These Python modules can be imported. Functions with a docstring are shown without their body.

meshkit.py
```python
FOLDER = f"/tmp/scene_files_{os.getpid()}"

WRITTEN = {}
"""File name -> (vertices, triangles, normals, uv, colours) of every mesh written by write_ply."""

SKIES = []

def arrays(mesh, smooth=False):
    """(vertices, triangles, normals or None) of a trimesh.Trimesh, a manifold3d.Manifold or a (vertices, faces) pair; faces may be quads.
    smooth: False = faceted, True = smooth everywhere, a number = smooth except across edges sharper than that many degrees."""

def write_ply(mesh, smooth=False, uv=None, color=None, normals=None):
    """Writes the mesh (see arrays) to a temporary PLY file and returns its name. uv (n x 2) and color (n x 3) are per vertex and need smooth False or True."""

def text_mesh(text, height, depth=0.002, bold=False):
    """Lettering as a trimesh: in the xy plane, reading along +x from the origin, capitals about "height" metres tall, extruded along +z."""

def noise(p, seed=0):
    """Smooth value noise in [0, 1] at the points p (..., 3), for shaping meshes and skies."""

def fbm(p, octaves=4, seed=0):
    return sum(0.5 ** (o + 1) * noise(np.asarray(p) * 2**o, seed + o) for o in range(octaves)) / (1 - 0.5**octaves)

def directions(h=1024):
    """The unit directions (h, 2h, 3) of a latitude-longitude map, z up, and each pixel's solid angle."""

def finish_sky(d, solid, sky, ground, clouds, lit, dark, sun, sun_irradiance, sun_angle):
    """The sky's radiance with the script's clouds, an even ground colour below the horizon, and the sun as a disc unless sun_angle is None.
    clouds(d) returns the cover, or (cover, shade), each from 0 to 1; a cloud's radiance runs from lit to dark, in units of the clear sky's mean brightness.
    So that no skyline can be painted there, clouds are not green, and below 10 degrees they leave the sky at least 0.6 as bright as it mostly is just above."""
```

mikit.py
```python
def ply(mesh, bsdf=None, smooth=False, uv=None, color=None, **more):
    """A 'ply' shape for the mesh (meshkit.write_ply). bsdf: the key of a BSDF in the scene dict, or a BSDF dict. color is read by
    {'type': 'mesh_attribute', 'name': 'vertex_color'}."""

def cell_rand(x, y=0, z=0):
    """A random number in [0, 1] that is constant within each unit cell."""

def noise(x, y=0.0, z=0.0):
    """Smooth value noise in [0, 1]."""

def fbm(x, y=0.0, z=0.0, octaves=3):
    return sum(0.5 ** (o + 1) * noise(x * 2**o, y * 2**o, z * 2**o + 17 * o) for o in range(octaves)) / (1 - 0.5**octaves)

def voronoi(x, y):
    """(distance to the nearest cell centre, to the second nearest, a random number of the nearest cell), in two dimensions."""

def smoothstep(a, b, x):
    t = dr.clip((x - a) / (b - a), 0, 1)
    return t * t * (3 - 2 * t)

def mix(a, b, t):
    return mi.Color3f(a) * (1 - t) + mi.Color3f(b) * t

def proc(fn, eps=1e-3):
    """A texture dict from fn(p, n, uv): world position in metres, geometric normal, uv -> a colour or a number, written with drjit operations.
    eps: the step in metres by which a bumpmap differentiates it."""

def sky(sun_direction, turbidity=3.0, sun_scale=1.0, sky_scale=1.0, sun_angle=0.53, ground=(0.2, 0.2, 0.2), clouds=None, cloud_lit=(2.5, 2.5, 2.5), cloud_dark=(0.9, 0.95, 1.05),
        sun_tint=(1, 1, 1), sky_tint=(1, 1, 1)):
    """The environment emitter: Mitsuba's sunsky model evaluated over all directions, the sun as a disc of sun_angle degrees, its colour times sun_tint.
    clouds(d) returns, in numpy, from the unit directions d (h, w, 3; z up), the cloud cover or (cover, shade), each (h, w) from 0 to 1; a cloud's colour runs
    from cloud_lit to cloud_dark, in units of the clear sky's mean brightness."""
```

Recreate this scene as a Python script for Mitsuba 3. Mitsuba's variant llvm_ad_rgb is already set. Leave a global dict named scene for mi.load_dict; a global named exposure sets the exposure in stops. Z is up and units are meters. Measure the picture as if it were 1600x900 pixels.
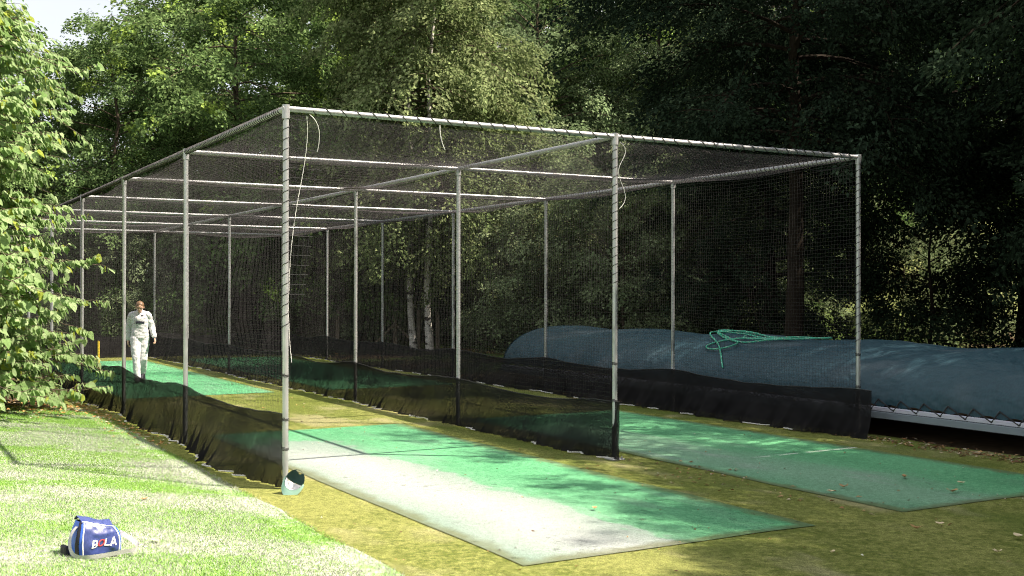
import math, random
import numpy as np, trimesh, mitsuba as mi, drjit as dr
import manifold3d as m3
from manifold3d import Manifold
import shapely.geometry as sg
import mikit, meshkit
from mikit import proc, noise, fbm, smoothstep, mix

T = mi.ScalarTransform4f
scene, labels = {}, {}
random.seed(7)

# ------------------------------------------------------------------ camera, sky, exposure
CAM_H, FPX = 1.80, 1766.5
PITCH, ROLL = 0.0038, 0.0012
scene['camera'] = {
    'type': 'perspective', 'fov': math.degrees(2 * math.atan(800 / FPX)), 'fov_axis': 'x',
    'near_clip': 0.1, 'far_clip': 900.0,
    'to_world': T().look_at(origin=[0, 0, CAM_H], target=[0, 10, CAM_H + 10 * math.tan(PITCH)],
                            up=[-math.sin(ROLL), 0, math.cos(ROLL)])}
SUN = np.array([0.785, -0.10, 1.0]); SUN = SUN / np.linalg.norm(SUN)
scene['sky'] = mikit.sky(SUN.tolist(), turbidity=3, sky_scale=0.55, sun_tint=(0.95, 1.0, 1.10), clouds=lambda d: 0.72 + 0.28 * np.clip(meshkit.fbm(d * 3.0, 4) * 2.6 - 0.7, 0, 1), cloud_lit=(2.3, 2.3, 2.3))
exposure = 3.25

# ------------------------------------------------------------------ cage frame of reference
ANG = 0.5211
A0 = np.array([-2.0731, 10.3518])
UU = np.array([-math.sin(ANG), math.cos(ANG)])      # along the lanes, away
CC = np.array([math.cos(ANG), math.sin(ANG)])       # across the lanes, to the right
LANE, BAY, HH, NB = 3.667, 3.694, 3.48, 6
TEND = BAY * NB


def W(s, t, z=0.0):
    s, t, z = np.broadcast_arrays(np.asarray(s, float), np.asarray(t, float), np.asarray(z, float))
    return np.stack([A0[0] + CC[0] * s + UU[0] * t, A0[1] + CC[1] * s + UU[1] * t, z], -1)


def st_of(x, y):
    dx, dy = np.asarray(x) - A0[0], np.asarray(y) - A0[1]
    return dx * CC[0] + dy * CC[1], dx * UU[0] + dy * UU[1]


def terrain(x, y):
    s, t = st_of(x, y)
    up = np.clip(-s - 0.55, 0, 3.2)
    z = 0.10 * up + 0.02 * np.clip(up, 0, 1) * (meshkit.noise(np.stack([x * .7, y * .7, x * 0], -1)) - .5)
    z = z + 5.0 * np.exp(-((x - 21) / 7.0) ** 2 - ((y - 52) / 6.5) ** 2)      # grassy bank in a clearing
    far = np.clip(np.hypot(x, y - 10) - 34, 0, 60)
    return z + 0.012 * far + np.clip(t - 24, 0, 6) * 0.02


def ps(p):          # drjit: lane coordinates of a world point
    dx, dy = p.x - float(A0[0]), p.y - float(A0[1])
    return dx * float(CC[0]) + dy * float(CC[1]), dx * float(UU[0]) + dy * float(UU[1])


# ------------------------------------------------------------------ helpers
def numbered(base):
    k, n = base, 0
    used = lambda q: q in scene or q in labels or any(x.startswith(q + '__') for x in scene)
    while used(k):
        n += 1; k = f'{base}_{n:03d}'
    return k


def put(name, mesh, mat, parent=None, smooth=False, color=None, uv=None, **more):
    key = (parent + '__' if parent else '') + name
    if key in scene or key in labels:
        n = 1
        while f'{key}_{n:03d}' in scene or f'{key}_{n:03d}' in labels: n += 1
        key = f'{key}_{n:03d}'
    scene[key] = mikit.ply(mesh, mat, smooth=smooth, color=color, uv=uv, **more)
    return key


def tag(key, label=None, cat=None, group=None, kind=None):
    d = labels.setdefault(key, {})
    if label: d['label'] = label
    if cat: d['category'] = cat
    if group: d['group'] = group
    if kind: d['kind'] = kind
    return key


def thing(name, label, cat, group=None):
    return tag(numbered(name), label, cat, group)


def tubes(polys, r, sides=3, cap=False):
    P = np.asarray(polys, float)
    if P.ndim == 2: P = P[None]
    n, m = P.shape[:2]
    Tn = np.gradient(P, axis=1); Tn /= np.linalg.norm(Tn, axis=2, keepdims=True) + 1e-12
    mean = P[:, -1] - P[:, 0]; mean /= np.linalg.norm(mean, axis=1, keepdims=True) + 1e-12
    ref = np.where(np.abs(mean[:, 2:3]) < 0.8, [[0, 0, 1.0]], [[0.8, 0.6, 0.0]])[:, None, :]
    a = np.cross(Tn, np.broadcast_to(ref, Tn.shape)); a /= np.linalg.norm(a, axis=2, keepdims=True) + 1e-9
    b = np.cross(Tn, a)
    th = np.arange(sides) * 2 * np.pi / sides
    rr = np.broadcast_to(np.asarray(r, float), (n, m)) if np.ndim(r) < 2 else r
    v = P[:, :, None] + rr[:, :, None, None] * (np.cos(th)[None, None, :, None] * a[:, :, None] + np.sin(th)[None, None, :, None] * b[:, :, None])
    base = (np.arange(n) * m * sides)[:, None, None]
    i, j = np.meshgrid(np.arange(m - 1), np.arange(sides), indexing='ij')
    q = np.stack([i * sides + j, (i + 1) * sides + j, (i + 1) * sides + (j + 1) % sides, i * sides + (j + 1) % sides], -1).reshape(1, -1, 4)
    q = (q + base).reshape(-1, 4)
    f = np.vstack([q[:, [0, 2, 1]], q[:, [0, 3, 2]]])
    v = v.reshape(-1, 3)
    if cap:
        c0 = len(v); extra, ff = [], []
        for k in range(n):
            for e, end in ((0, P[k, 0]), (m - 1, P[k, -1])):
                extra.append(end); o = k * m * sides + e * sides
                for jj in range(sides):
                    tri = [o + jj, o + (jj + 1) % sides, c0 + len(extra) - 1]
                    ff.append(tri if e == 0 else tri[::-1])
        v = np.vstack([v, extra]); f = np.vstack([f, ff])
    return v, f


def join(*parts):
    vs, fs, o = [], [], 0
    for v, f in parts:
        vs.append(np.asarray(v)); fs.append(np.asarray(f) + o); o += len(v)
    return np.vstack(vs), np.vstack(fs)


def tm(m):
    return np.array(m.vertices), np.array(m.faces)


def mf(man):
    m = man.to_mesh()
    return np.array(m.vert_properties[:, :3], float), np.array(m.tri_verts, int)


def box_mesh(size, mat4=None, bevel=0.0):
    sx, sy, sz = np.array(size) / 2
    if bevel:
        b = bevel
        pts = np.array([[x * (sx - (b if k != 0 else 0)), y * (sy - (b if k != 1 else 0)), z * (sz - (b if k != 2 else 0))]
                        for x in (-1, 1) for y in (-1, 1) for z in (-1, 1) for k in range(3)])
        v, f = mf(Manifold.hull_points(pts))
    else:
        v, f = tm(trimesh.creation.box(extents=size))
    if mat4 is not None:
        v = v @ np.asarray(mat4)[:3, :3].T + np.asarray(mat4)[:3, 3]
    return v, f


def frame4(origin, x, y, z):
    M = np.eye(4); M[:3, 0], M[:3, 1], M[:3, 2], M[:3, 3] = x, y, z, origin
    return M


C3 = np.array([*CC, 0.0]); U3 = np.array([*UU, 0.0]); Z3 = np.array([0, 0, 1.0])


def grid(fn, a, b, flip=False):
    A, B = np.meshgrid(a, b, indexing='ij')
    v = fn(A, B).reshape(-1, 3)
    na, nb = len(a), len(b)
    i, j = np.meshgrid(np.arange(na - 1), np.arange(nb - 1), indexing='ij')
    q = np.stack([i * nb + j, (i + 1) * nb + j, (i + 1) * nb + j + 1, i * nb + j + 1], -1).reshape(-1, 4)
    if flip: q = q[:, ::-1]
    return v, np.vstack([q[:, [0, 1, 2]], q[:, [0, 2, 3]]])


def rgb(*c): return {'type': 'rgb', 'value': list(c)}


def plain(color, rough=0.6, metallic=0.0, spec=0.5, **k):
    return {'type': 'twosided', 'b': {'type': 'principled', 'base_color': color if isinstance(color, dict) else rgb(*color),
                                     'roughness': rough, 'metallic': metallic, 'specular': spec, **k}}


def bumped(inner, fn, scale, eps=1e-3):
    return {'type': 'twosided', 'b': {'type': 'bumpmap', 'arbitrary': proc(fn, eps), 'scale': scale, 'n': inner}}


def pr(color, rough=0.6, spec=0.5, metallic=0.0):
    return {'type': 'principled', 'base_color': color, 'roughness': rough, 'specular': spec, 'metallic': metallic}


# ------------------------------------------------------------------ materials
def f_carpet(p, n, uv):
    s, t = ps(p)
    big = fbm(s * 1.3, t * 0.6, 3.0, 4)
    fine = fbm(s * 34, t * 34, 1.0, 3)
    grain = noise(s * 150, t * 150, 5.0)
    g = mix([0.055, 0.29, 0.115], [0.135, 0.43, 0.21], smoothstep(0.25, 0.75, big * 0.6 + fine * 0.4))
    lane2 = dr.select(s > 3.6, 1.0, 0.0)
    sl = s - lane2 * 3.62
    # whitish drifting patch down the left of the mat, weaker in the right lane
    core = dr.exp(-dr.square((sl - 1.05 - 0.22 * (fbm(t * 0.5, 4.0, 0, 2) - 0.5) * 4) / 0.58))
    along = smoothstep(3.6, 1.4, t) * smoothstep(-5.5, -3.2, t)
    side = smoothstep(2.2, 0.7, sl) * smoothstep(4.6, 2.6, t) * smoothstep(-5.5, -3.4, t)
    paleness = dr.clip(core * along * 1.0 + side * 0.46, 0, 1)
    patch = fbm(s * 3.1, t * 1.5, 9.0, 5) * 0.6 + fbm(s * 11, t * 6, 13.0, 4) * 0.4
    paleness = paleness * (0.35 + 0.3 * fine) + 0.62 * smoothstep(-0.10, 0.22, paleness - 1.35 * patch + 0.22) * smoothstep(0.0, 0.3, paleness)
    paleness = dr.clip(paleness * (1 - 0.80 * lane2) * (0.8 + 0.5 * grain), 0, 1)
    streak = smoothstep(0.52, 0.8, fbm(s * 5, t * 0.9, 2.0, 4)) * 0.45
    paleness = dr.clip(paleness + streak * (0.3 + 0.4 * big) + 0.14, 0, 0.97)
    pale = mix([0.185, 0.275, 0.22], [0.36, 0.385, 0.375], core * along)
    c = mix(g, pale, paleness)
    c = c * (0.74 + 0.52 * grain) * (0.86 + 0.28 * fine)
    spots = smoothstep(0.82, 0.92, noise(s * 13, t * 27, 8.0)) * 0.35 * smoothstep(0.4, 0.7, fbm(s * 1.5, t * 1.5, 6.0, 2))
    line = smoothstep(0.035, 0.02, dr.abs(t + 0.75 - 0.02 * s)) * lane2 * smoothstep(4.9, 5.5, s) * smoothstep(0.3, 0.55, noise(s * 9, t * 30, 2.0))
    ed = dr.minimum(dr.minimum(sl - 0.42, 3.01 - sl), t + 3.6)
    dirt = smoothstep(0.16, 0.0, ed - 0.14 * (fbm(s * 7, t * 7, 4.0, 3) - 0.35)) * 0.7
    c = mix(c, [0.12, 0.125, 0.045], dirt * dr.select(t < 6, 1.0, 0.4))
    return 0.70 * mix(c * (1 - spots), [0.7, 0.72, 0.68], line * 0.75)


def f_turf(p, n, uv):
    s, t = ps(p)
    big = fbm(s * 0.8, t * 0.5, 1.0, 4)
    fine = fbm(s * 28, t * 28, 2.0, 3)
    grain = noise(s * 140, t * 140, 7.0)
    c = mix([0.118, 0.148, 0.026], [0.240, 0.252, 0.075], smoothstep(0.3, 0.7, big * 0.55 + fine * 0.45))
    c = mix(c, [0.37, 0.34, 0.19], smoothstep(0.55, 0.8, fbm(s * 2.0, t * 1.3, 5.0, 4)) * 0.6)
    green_patch = smoothstep(0.45, 0.75, fbm(s * 1.1, t * 1.1, 12.0, 3)) * smoothstep(0.2, 3.4, s)  # darker green blotches, growing stronger towards the right
    c = mix(c, [0.105, 0.145, 0.026], green_patch * 0.75)
    return c * (0.45 + 0.52 * grain) * (0.85 + 0.3 * fine)


def f_lawn(p, n, uv):
    s, t = ps(p)
    big = fbm(p.x * 0.9, p.y * 1.7, 4.0, 4)
    fine = fbm(s * 22, t * 22, 2.0, 3)
    grain = noise(s * 110, t * 110, 1.0)
    worn = smoothstep(0.42, 0.62, big * 0.7 + fine * 0.3)
    c = mix([0.19, 0.34, 0.085], [0.45, 0.47, 0.41], worn * 0.9)
    return c * (0.47 + 0.68 * grain)


def f_ground(p, n, uv):
    s, t = ps(p)
    big = fbm(p.x * 0.5, p.y * 0.5, 1.0, 4)
    fine = fbm(p.x * 14, p.y * 14, 3.0, 3)
    soil = mix([0.05, 0.036, 0.022], [0.12, 0.085, 0.05], fine)
    green = mix([0.045, 0.085, 0.015], [0.10, 0.16, 0.035], fine)
    gm = smoothstep(0.4, 0.6, big * 0.8 + 0.2 * fine) * smoothstep(11.5, 14, t) * smoothstep(7.6, 8.4, s)
    gm = dr.maximum(gm, smoothstep(-0.4, -1.2, s) * smoothstep(0.5, 0.65, big))
    bank = smoothstep(1.3, 0.7, dr.sqrt(dr.square((p.x - 21) / 7.5) + dr.square((p.y - 51) / 8)))
    return 0.75 * mix(mix(soil, green, gm), mix([0.22, 0.27, 0.07], [0.42, 0.44, 0.20], fine), bank)


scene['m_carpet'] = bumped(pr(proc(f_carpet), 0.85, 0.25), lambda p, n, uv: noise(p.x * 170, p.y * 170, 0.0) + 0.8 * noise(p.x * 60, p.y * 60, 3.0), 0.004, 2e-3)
scene['m_turf'] = bumped(pr(proc(f_turf), 0.9, 0.2), lambda p, n, uv: noise(p.x * 150, p.y * 150, 0.0) + 0.8 * noise(p.x * 50, p.y * 50, 3.0), 0.006, 2e-3)
scene['m_lawn'] = plain(proc(f_lawn), 0.9, spec=0.2)
scene['m_ground'] = bumped(pr(proc(f_ground), 0.95, 0.15), lambda p, n, uv: fbm(p.x * 9, p.y * 9, 1.0, 3), 0.05, 5e-3)
scene['m_blade'] = {'type': 'twosided', 'b': {'type': 'diffuse', 'reflectance': {'type': 'mesh_attribute', 'name': 'vertex_color'}}}


def f_galv(p, n, uv):
    return mix([0.33, 0.34, 0.355], [0.50, 0.51, 0.52], fbm(p.x * 18, p.y * 18, p.z * 9, 3)) * (1 - 0.35 * smoothstep(0.62, 0.8, fbm(p.x * 5, p.y * 5, p.z * 3, 3)))


scene['m_galv'] = plain(proc(f_galv), 0.42, 0.55, 0.5)
scene['m_cord'] = plain((0.022, 0.020, 0.023), 0.6)
scene['m_roof_cord'] = plain((0.046, 0.038, 0.044), 0.6)
scene['m_white_cord'] = plain((0.62, 0.62, 0.60), 0.7)


def f_skirt(p, n, uv):
    return mix([0.007, 0.007, 0.008], [0.024, 0.023, 0.025], fbm(p.x * 3, p.y * 3, p.z * 5, 3))


def f_skirt_open(p, n, uv):
    return 0.865 + 0.11 * fbm(p.x * 2.2, p.y * 2.2, p.z * 3.0, 3)


scene['m_skirt'] = {'type': 'mask', 'opacity': proc(f_skirt_open), 'b': {'type': 'twosided', 'b': {'type': 'diffuse', 'reflectance': proc(f_skirt)}}}


def f_tarp(p, n, uv):
    s, t = ps(p)
    b = fbm(s * 1.2, t * 1.2, p.z, 4)
    c = mix([0.018, 0.058, 0.084], [0.036, 0.096, 0.128], b)
    dust = smoothstep(0.56, 0.8, fbm(s * 2.2 + t * 0.8, t * 0.6 - s, 4.0, 4)) * 0.5
    bird = smoothstep(0.95, 0.965, noise(s * 9.0, t * 9.0, 2.0))
    return mix(mix(c, [0.13, 0.17, 0.20], dust), [0.55, 0.56, 0.55], bird * 0.0) * (0.58 + 0.22 * noise(s * 90, t * 90, 1.0))


scene['m_tarp'] = bumped(pr(proc(f_tarp), 0.55, 0.35), lambda p, n, uv: fbm(p.x * 5, p.y * 5, p.z * 5, 3) + .5 * fbm(p.x * 17, p.y * 13, p.z * 9, 3), 0.04, 5e-3)
scene['m_rail'] = plain((0.20, 0.24, 0.28), 0.5, 0.25)
scene['m_rail_lip'] = plain((0.46, 0.47, 0.56), 0.5, 0.1)
scene['m_rubber'] = plain((0.015, 0.015, 0.015), 0.7)
scene['m_black_rope'] = plain((0.014, 0.014, 0.016), 0.7)


def f_hose(p, n, uv):
    return mix([0.02, 0.26, 0.15], [0.45, 0.62, 0.50], smoothstep(0.85, 0.95, dr.cos(uv.y * 6.2832)))


scene['m_hose'] = plain((0.05, 0.36, 0.24), 0.35)
scene['m_hose_stripe'] = plain((0.55, 0.66, 0.56), 0.4)


def leafmat(trans, rough=0.45, spec=0.5):
    return {'type': 'principledthin', 'base_color': {'type': 'mesh_attribute', 'name': 'vertex_color'}, 'roughness': rough,
            'diff_trans': trans, 'eta': 1.5, 'spec_trans': 0.0}


scene['m_leaf'] = leafmat(0.70, 0.32)
scene['m_leaf_near'] = leafmat(0.90, 0.30)
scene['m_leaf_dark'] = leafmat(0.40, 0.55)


def f_bark(p, n, uv):
    return mix([0.045, 0.034, 0.025], [0.15, 0.12, 0.09], fbm(p.x * 14, p.y * 14, p.z * 2.4, 4))


def f_birch(p, n, uv):
    band = smoothstep(0.60, 0.70, fbm(p.x * 6, p.y * 6, p.z * 9, 3))
    return mix(mix([0.50, 0.48, 0.44], [0.68, 0.66, 0.62], noise(p.x * 20, p.y * 20, p.z * 5)), [0.05, 0.045, 0.04], band)


scene['m_bark'] = bumped(pr(proc(f_bark), 0.9, 0.2), lambda p, n, uv: fbm(p.x * 16, p.y * 16, p.z * 3, 3), 0.04, 4e-3)
scene['m_bark_dark'] = plain(proc(lambda p, n, uv: 0.2 * f_bark(p, n, uv)), 0.95, spec=0.1)
scene['m_birch'] = plain(proc(f_birch), 0.8, spec=0.2)
scene['m_old_wood'] = plain(proc(lambda p, n, uv: mix([0.14, 0.11, 0.08], [0.30, 0.25, 0.19], fbm(p.x * 20, p.y * 20, p.z * 3, 3))), 0.9, spec=0.2)

# ------------------------------------------------------------------ the setting
ax = np.unique(np.concatenate([np.linspace(-260, -30, 24), np.arange(-30, 30.01, 0.6), np.linspace(30, 260, 24)]))
ay = np.unique(np.concatenate([np.linspace(-120, -6, 12), np.arange(-6, 64.01, 0.6), np.linspace(64, 400, 28)]))


def ground_fn(X, Y):
    s, t = st_of(X, Y)
    flat = (s > -0.3) & (s < 9)
    z = terrain(X, Y) - 0.012 + 0.02 * (meshkit.fbm(np.stack([X * .6, Y * .6, X * 0], -1), 3) - .5) * (~flat)
    inside = (s > -2.2) & (s < 8.8) & (t > -15) & (t < 24.5)
    lawn = (s <= 0.3) & (t < 13)
    return np.stack([X, Y, np.where(inside | lawn, np.minimum(z, terrain(X, Y) - 0.03), z)], -1)


put('ground', grid(ground_fn, ax, ay), 'm_ground', smooth=True)
tag('ground', 'dark woodland soil with rough grass around the nets', kind='structure')


def wob(n, seed, amp):
    r = np.random.default_rng(seed)
    x = np.interp(np.arange(n), np.linspace(0, n - 1, max(4, n // 3)), r.normal(0, amp, max(4, n // 3)))
    return x


def sheet(s0, s1, t0, t1, z, ds=0.3, edge=0.0, seed=0):
    ss = np.linspace(s0, s1, max(2, int((s1 - s0) / ds) + 1)); tt = np.linspace(t0, t1, max(2, int((t1 - t0) / ds) + 1))

    def fn(S, Tt):
        S, Tt = S.copy(), Tt.copy()
        if edge:
            S[0] += wob(len(tt), seed, edge); S[-1] += wob(len(tt), seed + 1, edge)
            Tt[:, 0] += wob(len(ss), seed + 2, edge); Tt[:, -1] += wob(len(ss), seed + 3, edge)
        return W(S, Tt, z)
    return grid(fn, ss, tt)


put('turf', sheet(-0.62, 7.72, -14.0, 23.2, 0.0, edge=0.05, seed=3), 'm_turf')
tag('turf', 'olive yellow artificial turf round the batting strips', kind='structure')
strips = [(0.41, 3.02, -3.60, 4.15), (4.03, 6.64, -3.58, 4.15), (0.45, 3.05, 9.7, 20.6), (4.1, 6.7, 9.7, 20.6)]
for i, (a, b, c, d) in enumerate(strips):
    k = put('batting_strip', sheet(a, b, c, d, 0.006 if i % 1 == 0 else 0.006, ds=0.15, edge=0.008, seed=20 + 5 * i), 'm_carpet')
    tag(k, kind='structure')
labels['batting_strip']['label'] = 'green batting carpet with a whitish patch, in the left lane nearest the camera'
labels['batting_strip_001']['label'] = 'shaded green batting carpet in the right lane nearest the camera'
labels['batting_strip_002']['label'] = 'green bowling carpet at the far end of the left lane'
labels['batting_strip_003']['label'] = 'green bowling carpet at the far end of the right lane'


def lawn_fn(S, Tt):
    S = S.copy()
    n = S.shape[1]
    e = wob(n, 5, 0.012) + np.where((Tt[0] > 0.2) & (Tt[0] < 3.9), -0.02, 0.02) + 0.05 * (meshkit.noise(np.stack([Tt[0] * 3, Tt[0] * 0, Tt[0] * 0], -1)) - .5)
    S[-1] += e
    P = W(S, Tt)
    P[..., 2] = terrain(P[..., 0], P[..., 1]) + 0.010
    return P


put('lawn', grid(lawn_fn, np.linspace(-16, -0.40, 70), np.linspace(-14, 8.3, 150)), 'm_lawn', smooth=True)
tag('lawn', 'sunlit pale green lawn with bleached patches left of the nets', kind='structure')

# short blades over the lawn that the camera can see
rg = np.random.default_rng(11)


def blades(n, sl, tl, hmin, hmax, wid):
    s = rg.uniform(*sl, n); t = rg.uniform(*tl, n)
    keep = s < -0.40 + 0.05 * (rg.random(n) - .3)
    s, t = s[keep], t[keep]
    P = W(s, t); x, y = P[:, 0], P[:, 1]
    keep = (np.abs(x) < 0.47 * y + 0.3) & (y > 5)
    x, y = x[keep], y[keep]; n = len(x)
    z = terrain(x, y) + 0.009
    a = rg.uniform(0, 2 * np.pi, n); h = rg.uniform(hmin, hmax, n); w = rg.uniform(.6, 1.3, n) * wid
    lean = rg.uniform(0.3, 1.3, n) * h; la = rg.uniform(0, 2 * np.pi, n)
    b = np.stack([x, y, z], -1); d = np.stack([np.cos(a), np.sin(a), a * 0], -1) * w[:, None]
    tip = b + np.stack([np.cos(la) * lean, np.sin(la) * lean, h], -1)
    v = np.stack([b - d, b + d, tip], 1).reshape(-1, 3)
    big = meshkit.fbm(np.stack([x * 0.9, y * 1.7, x * 0 + 4.0], -1), 4)
    worn = np.clip((big - 0.44) / 0.16, 0, 1) * 0.68 + 0.12 * rg.random(n)
    pale = rg.random(n) < worn
    g = np.array([0.20, 0.38, 0.085]) * rg.uniform(.7, 1.35, (n, 1)) * np.array([1, 1, 1]) + rg.uniform(0, .06, (n, 1)) * np.array([1, .6, 0])
    c = np.where(pale[:, None], np.array([0.47, 0.49, 0.42]) * rg.uniform(.6, 1.25, (n, 1)), g)
    return v, np.arange(3 * n).reshape(-1, 3), np.repeat(c, 3, 0) * .84


bv, bf, bc = blades(900000, (-6.5, -0.35), (-5.5, 8.3), 0.010, 0.026, 0.0022)
put('grass', (bv, bf), 'm_blade', color=bc)
tag('grass', 'short dry and green grass blades all over the lawn', 'grass', kind='stuff')

# ------------------------------------------------------------------ the cricket cage
cage = thing('cricket_net_cage', 'long two lane cricket practice cage of galvanised poles with black netting', 'cricket nets')
PR = 0.028


def pole(p0, p1, r, sides=14, seg=2):
    p0, p1 = np.asarray(p0, float), np.asarray(p1, float)
    return tubes(p0 + (p1 - p0) * np.linspace(0, 1, seg)[:, None], r, sides, cap=True)


def helix(p0, p1, r, pitch, tube, sides=4, per=10, phase=0.0):
    p0, p1 = np.asarray(p0, float), np.asarray(p1, float)
    L = np.linalg.norm(p1 - p0); d = (p1 - p0) / L
    a = np.cross(d, [0.3, 0.2, 0.93] if abs(d[2]) < .8 else [1, 0.1, 0]); a /= np.linalg.norm(a); b = np.cross(d, a)
    n = int(L / pitch * per); u = np.linspace(0, 1, n)
    jit = meshkit.noise(np.stack([u * L * 1.7, u * 0, u * 0 + phase], -1)) * 2.5
    th = u * L / pitch * 2 * np.pi + jit * 2
    P = p0 + (u * L)[:, None] * d + r * (np.cos(th)[:, None] * a + np.sin(th)[:, None] * b)
    return tubes(P, tube, sides)


for row in range(3):
    for k in range(NB + 1):
        b, tp = W(row * LANE, k * BAY, -0.05), W(row * LANE, k * BAY, HH)
        key = put('post', pole(b, tp, PR), 'm_galv', cage, smooth=40)
        # socket fitting at the head of the post
        put('clamp', join(pole(tp - [0, 0, .09], tp + [0, 0, .035], PR + .009)), 'm_galv', key, smooth=40)
        if k == 0:
            lo = {0: 1.45, 1: 1.9, 2: 1.15}[row]
            put('lacing', helix(W(row * LANE, 0, lo), W(row * LANE, 0, HH - .1), PR + .004, 0.095, 0.0038, phase=row), 'm_cord', key)
            bands = [helix(W(row * LANE, 0, z), W(row * LANE, 0, z + .03), PR + .004, 0.012, 0.004) for z in (0.35, 0.62, 1.02)]
            put('tie', join(*bands), 'm_black_rope', key)
fl = W(LANE, 0, 0.008)
pk = cage + '__post_007'
put('base_plate', join(box_mesh((.16, .16, .012), frame4(fl, C3, U3, Z3), .003),
                       *[pole(fl + C3 * a * .055 + U3 * b * .055, fl + C3 * a * .055 + U3 * b * .055 + [0, 0, .03], .009, 6) for a in (-1, 1) for b in (-1, 1)]), 'm_galv', pk)
for row in range(3):
    put('long_beam', pole(W(row * LANE, -.03, HH), W(row * LANE, TEND + .03, HH), PR), 'm_galv', cage, smooth=40)
for k in range(NB + 1):
    key = put('cross_beam', pole(W(-.03, k * BAY, HH + (.002 if k else 0)), W(2 * LANE + .03, k * BAY, HH + (.002 if k else 0)), PR - .001), 'm_galv', cage, smooth=40)
    if k == 0:
        put('lacing', helix(W(0.25, 0, HH), W(2 * LANE - .05, 0, HH), PR + .005, 0.16, 0.0042, phase=9), 'm_cord', key)
put('lacing', helix(W(0, .1, HH), W(0, TEND, HH), PR + .006, 0.06, 0.005, per=7, phase=4), 'm_cord', cage + '__long_beam')
put('lacing', helix(W(2 * LANE, .1, HH), W(2 * LANE, TEND, HH), PR + .006, 0.08, 0.005, per=7, phase=14), 'm_cord', cage + '__long_beam_002')

CELL, CORD = 0.048, 0.00105


def net(fn, a0, a1, b0, b1, sa, sb, cell=CELL, r=CORD):
    av, bv_ = np.arange(a0, a1 + 1e-6, cell), np.arange(b0, b1 + 1e-6, cell)
    ad, bd = np.linspace(a0, a1, int((a1 - a0) / sa) + 2), np.linspace(b0, b1, int((b1 - b0) / sb) + 2)
    P = fn(*np.meshgrid(av, bd, indexing='ij'))
    Q = fn(*[x.T for x in np.meshgrid(ad, bv_, indexing='ij')])
    return join(tubes(P, r, 3), tubes(Q, r, 3))


def n2(a, b, c=0.0):
    return meshkit.noise(np.stack(np.broadcast_arrays(a, b, np.float64(c)), -1)) - 0.5


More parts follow.
